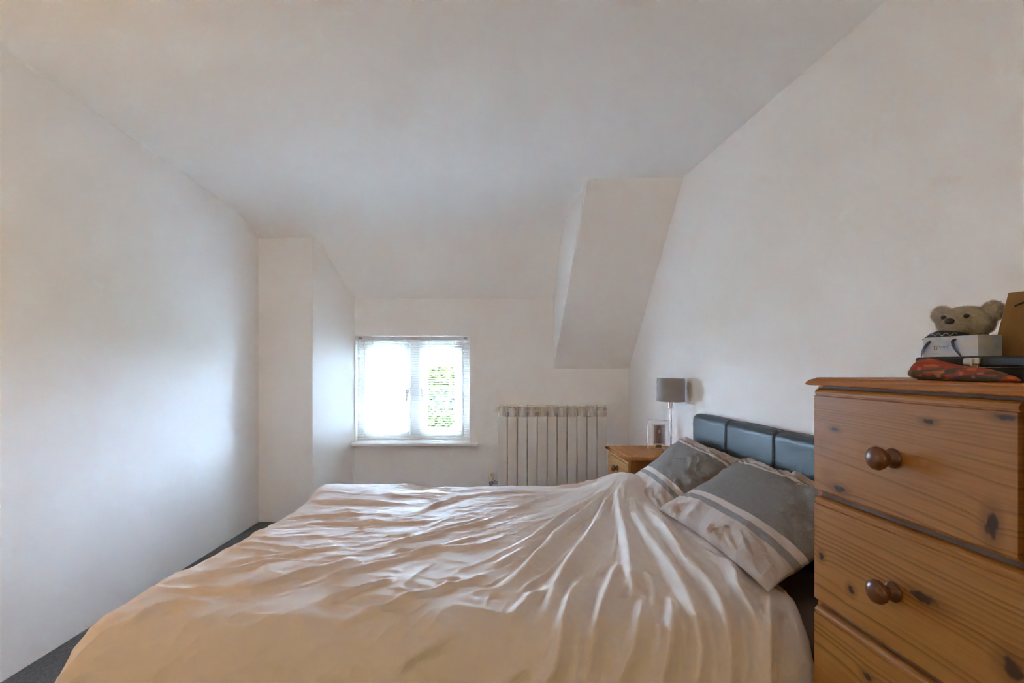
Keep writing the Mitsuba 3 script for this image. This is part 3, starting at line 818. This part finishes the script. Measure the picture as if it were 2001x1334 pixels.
def furry(parts, n, length, seed):
    """One smooth body from several balls, and a coat of fine hairs for it."""
    import manifold3d as m3
    body = None
    for c, r in parts:
        e = m3.Manifold.sphere(1.0, 40).scale(tuple(r)).translate(tuple(c))
        body = e if body is None else body + e
    mm = body.refine_to_length(.006).to_mesh()
    t = trimesh.Trimesh(mm.vert_properties[:, :3], mm.tri_verts)
    trimesh.smoothing.filter_taubin(t, iterations=12)
    g = np.random.default_rng(seed)
    pts, fi = trimesh.sample.sample_surface(t, n, seed=seed)
    nn = t.face_normals[fi]
    d = nn + g.normal(0, .55, nn.shape) + np.array([0, 0, -.25])
    d /= np.linalg.norm(d, axis=1, keepdims=True)
    s = np.cross(d, g.normal(size=d.shape))
    s /= np.linalg.norm(s, axis=1, keepdims=True)
    L = length * g.uniform(.5, 1.15, (n, 1))
    V = np.stack([pts - s * .00045, pts + s * .00045, pts + d * L], 1).reshape(-1, 3)
    return t, trimesh.Trimesh(V, np.arange(3 * n).reshape(-1, 3), process=False)


bear, fur = furry([(bo(0, 0, 0), (.038, .040, .031)), (bo(.028, 0, -.005), (.021, .021, .017)), (bo(-.002, .037, .020), (.012, .016, .017)), (bo(-.002, -.038, .020), (.012, .018, .018)),
                   (bo(-.014, 0, -.045), (.028, .034, .032))], 15000, .0055, 5)
bear.vertices[:, 2] = np.maximum(bear.vertices[:, 2], CZ + .004)
fur.vertices[:, 2] = np.maximum(fur.vertices[:, 2], CZ + .002)
add('teddy_bear__body', bear, 'mat_plush', True)
kf = add('teddy_bear__fur', fur, 'mat_plush')
labels[kf] = {'kind': 'stuff', 'label': 'short fluffy cream grey fur'}
add('teddy_bear__nose', ellipsoid(bo(.0485, .001, .003), (.0050, .0085, .0058)), 'mat_dark', True)
for sd in (.017, -.017):
    add('teddy_bear__eye', ellipsoid(bo(.0335, sd, .012), (.0042, .0042, .0042), 2), 'mat_dark', True)
u_ = np.linspace(-1, 1, 13)
top_e = np.array([bo(.046 - .016 * u ** 2, .012 + .036 * u, -.0135 - .012 * u ** 2) for u in u_])
bot_e = np.array([bo(.050 - .018 * u ** 2, .012 + .040 * u, -.0300) for u in u_])
P = np.stack([top_e, (top_e + bot_e) / 2 + [-.003, -.001, 0], bot_e])
add('teddy_bear__scarf', joined([grid(P), grid(P + [.003, .001, 0], flip=True)]), 'mat_navy', True)
yy = np.linspace(0, 1, 40)
pts = np.array([bo(.053 - .016 * (1.3 * (t - .5)) ** 2 + .001, .030 - .040 * t, -.0215 + .0026 * math.sin(t * 22)) for t in yy])
add('teddy_bear__scarf__lettering', tube(pts, .00035, 4), 'mat_gloss_white')

# kraft bag leaning behind, and a second toy at the edge of the frame
tag('kraft_paper_bag', 'brown kraft paper bag leaning beside the teddy bear', 'paper bag')
flat('mat_kraft', mikit.proc(lambda p, n, uv: mix((.26, .14, .055), (.30, .165, .068), fbm(p.x * 60, p.y * 300, p.z * 30))))
KB = np.array([.945, .875, CZ + .0005])
lean = np.array([.030, 0, .1135])
w_ = np.array([0, -.15, 0])
gap = np.array([.045, 0, -.0])
add('kraft_paper_bag__paper', joined([slab([tuple(KB), tuple(KB + w_), tuple(KB + w_ + lean), tuple(KB + lean)], (.0008, 0, 0)), slab([tuple(KB + gap), tuple(KB + gap + w_), tuple(KB + gap * .5 + w_ + lean), tuple(KB + gap * .5 + lean)], (.0008, 0, 0)),
                                      slab([tuple(KB), tuple(KB + gap), tuple(KB + gap * .5 + lean), tuple(KB + lean)], (0, -.0008, 0)), slab([tuple(KB + w_), tuple(KB + w_ + gap), tuple(KB + w_ + gap * .5 + lean), tuple(KB + w_ + lean)], (0, .0008, 0)),
                                      slab([tuple(KB), tuple(KB + gap), tuple(KB + gap + w_), tuple(KB + w_)], (0, 0, .0008))]), 'mat_kraft')
k = np.linspace(0, 1, 24)
hp = KB + lean * .80 + np.stack([-.003 - .003 * np.sin(k * np.pi), -.020 - .062 * np.abs(2 * k - 1) ** 1.3, -.004 + .022 * np.abs(2 * k - 1) * (1.0 - .45 * k)], -1)
add('kraft_paper_bag__cord_handle', tube(hp, .0012, 6), 'mat_dark', 40)
tag('soft_toy', 'tan soft toy with a dark head cut off by the right edge of the photo', 'soft toy')
mat('mat_tan', (.30, .25, .20), .95, sheen=.5)
mat('mat_greyfur', (.13, .12, .115), .95, sheen=.5)
SC = np.array([.912, .730, CZ])
t1, f1 = furry([(SC + [0, 0, .028], (.030, .060, .028))], 5000, .004, 8)
t2, f2 = furry([(SC + [.002, -.012, .085], (.028, .050, .033))], 5000, .005, 9)
t1.vertices[:, 2] = np.maximum(t1.vertices[:, 2], CZ + .0005)
add('soft_toy__body', joined([t1]), 'mat_tan', True)
add('soft_toy__head', joined([t2]), 'mat_greyfur', True)
kf = add('soft_toy__fur', joined([f1]), 'mat_tan')
labels[kf] = {'kind': 'stuff', 'label': 'short tan fur'}
add('soft_toy__collar', lathe([(.026, 0), (.032, .002), (.032, .007), (.026, .009), (.026, 0)], SC + [.002, -.006, .048], n=32), 'mat_dark', 40)

# ------------------------------------------------------------------ unseen floor lamp and added fill light
tag('unseen_floor_lamp', 'unseen floor lamp with a round globe, out of view, placed to warm the left wall', 'lamp')
FL = (-1.5, 1.0)
add('unseen_floor_lamp__base', lathe([(0, 0), (.13, 0), (.13, .015), (.02, .025), (0, .025)], (*FL, 0), n=40), 'mat_dark', 40)
add('unseen_floor_lamp__pole', tube([(*FL, .02), (*FL, 1.24)], .01, 12), 'mat_chrome', 40)
add('unseen_floor_lamp__globe', ellipsoid((*FL, 1.35), (.13, .13, .13)), 'mat_unseen_globe', True)
scene['unseen_floor_lamp__globe']['emitter'] = {'type': 'area', 'radiance': {'type': 'rgb', 'value': [UNSEEN_FLOOR_LAMP * v for v in LAMP_WARM]}}  # out of view, placed to warm the left wall and near duvet
tag('added_fill_lamp', 'round globe added behind the viewer as a fill light', 'lamp')
PL = (.85, -2.2)
add('added_fill_lamp__cord', tube([(*PL, 1.91), (*PL, 2.37)], .004, 8), 'mat_gloss_white', 40)
add('added_fill_lamp__globe', ellipsoid((*PL, 1.7), (.22, .22, .22)), 'mat_unseen_globe', True)
scene['added_fill_lamp__globe']['emitter'] = {'type': 'area', 'radiance': {'type': 'rgb', 'value': [FILL_LAMP * v for v in FILL_SOFT]}}  # added fill light, lifts the walls and bed from behind
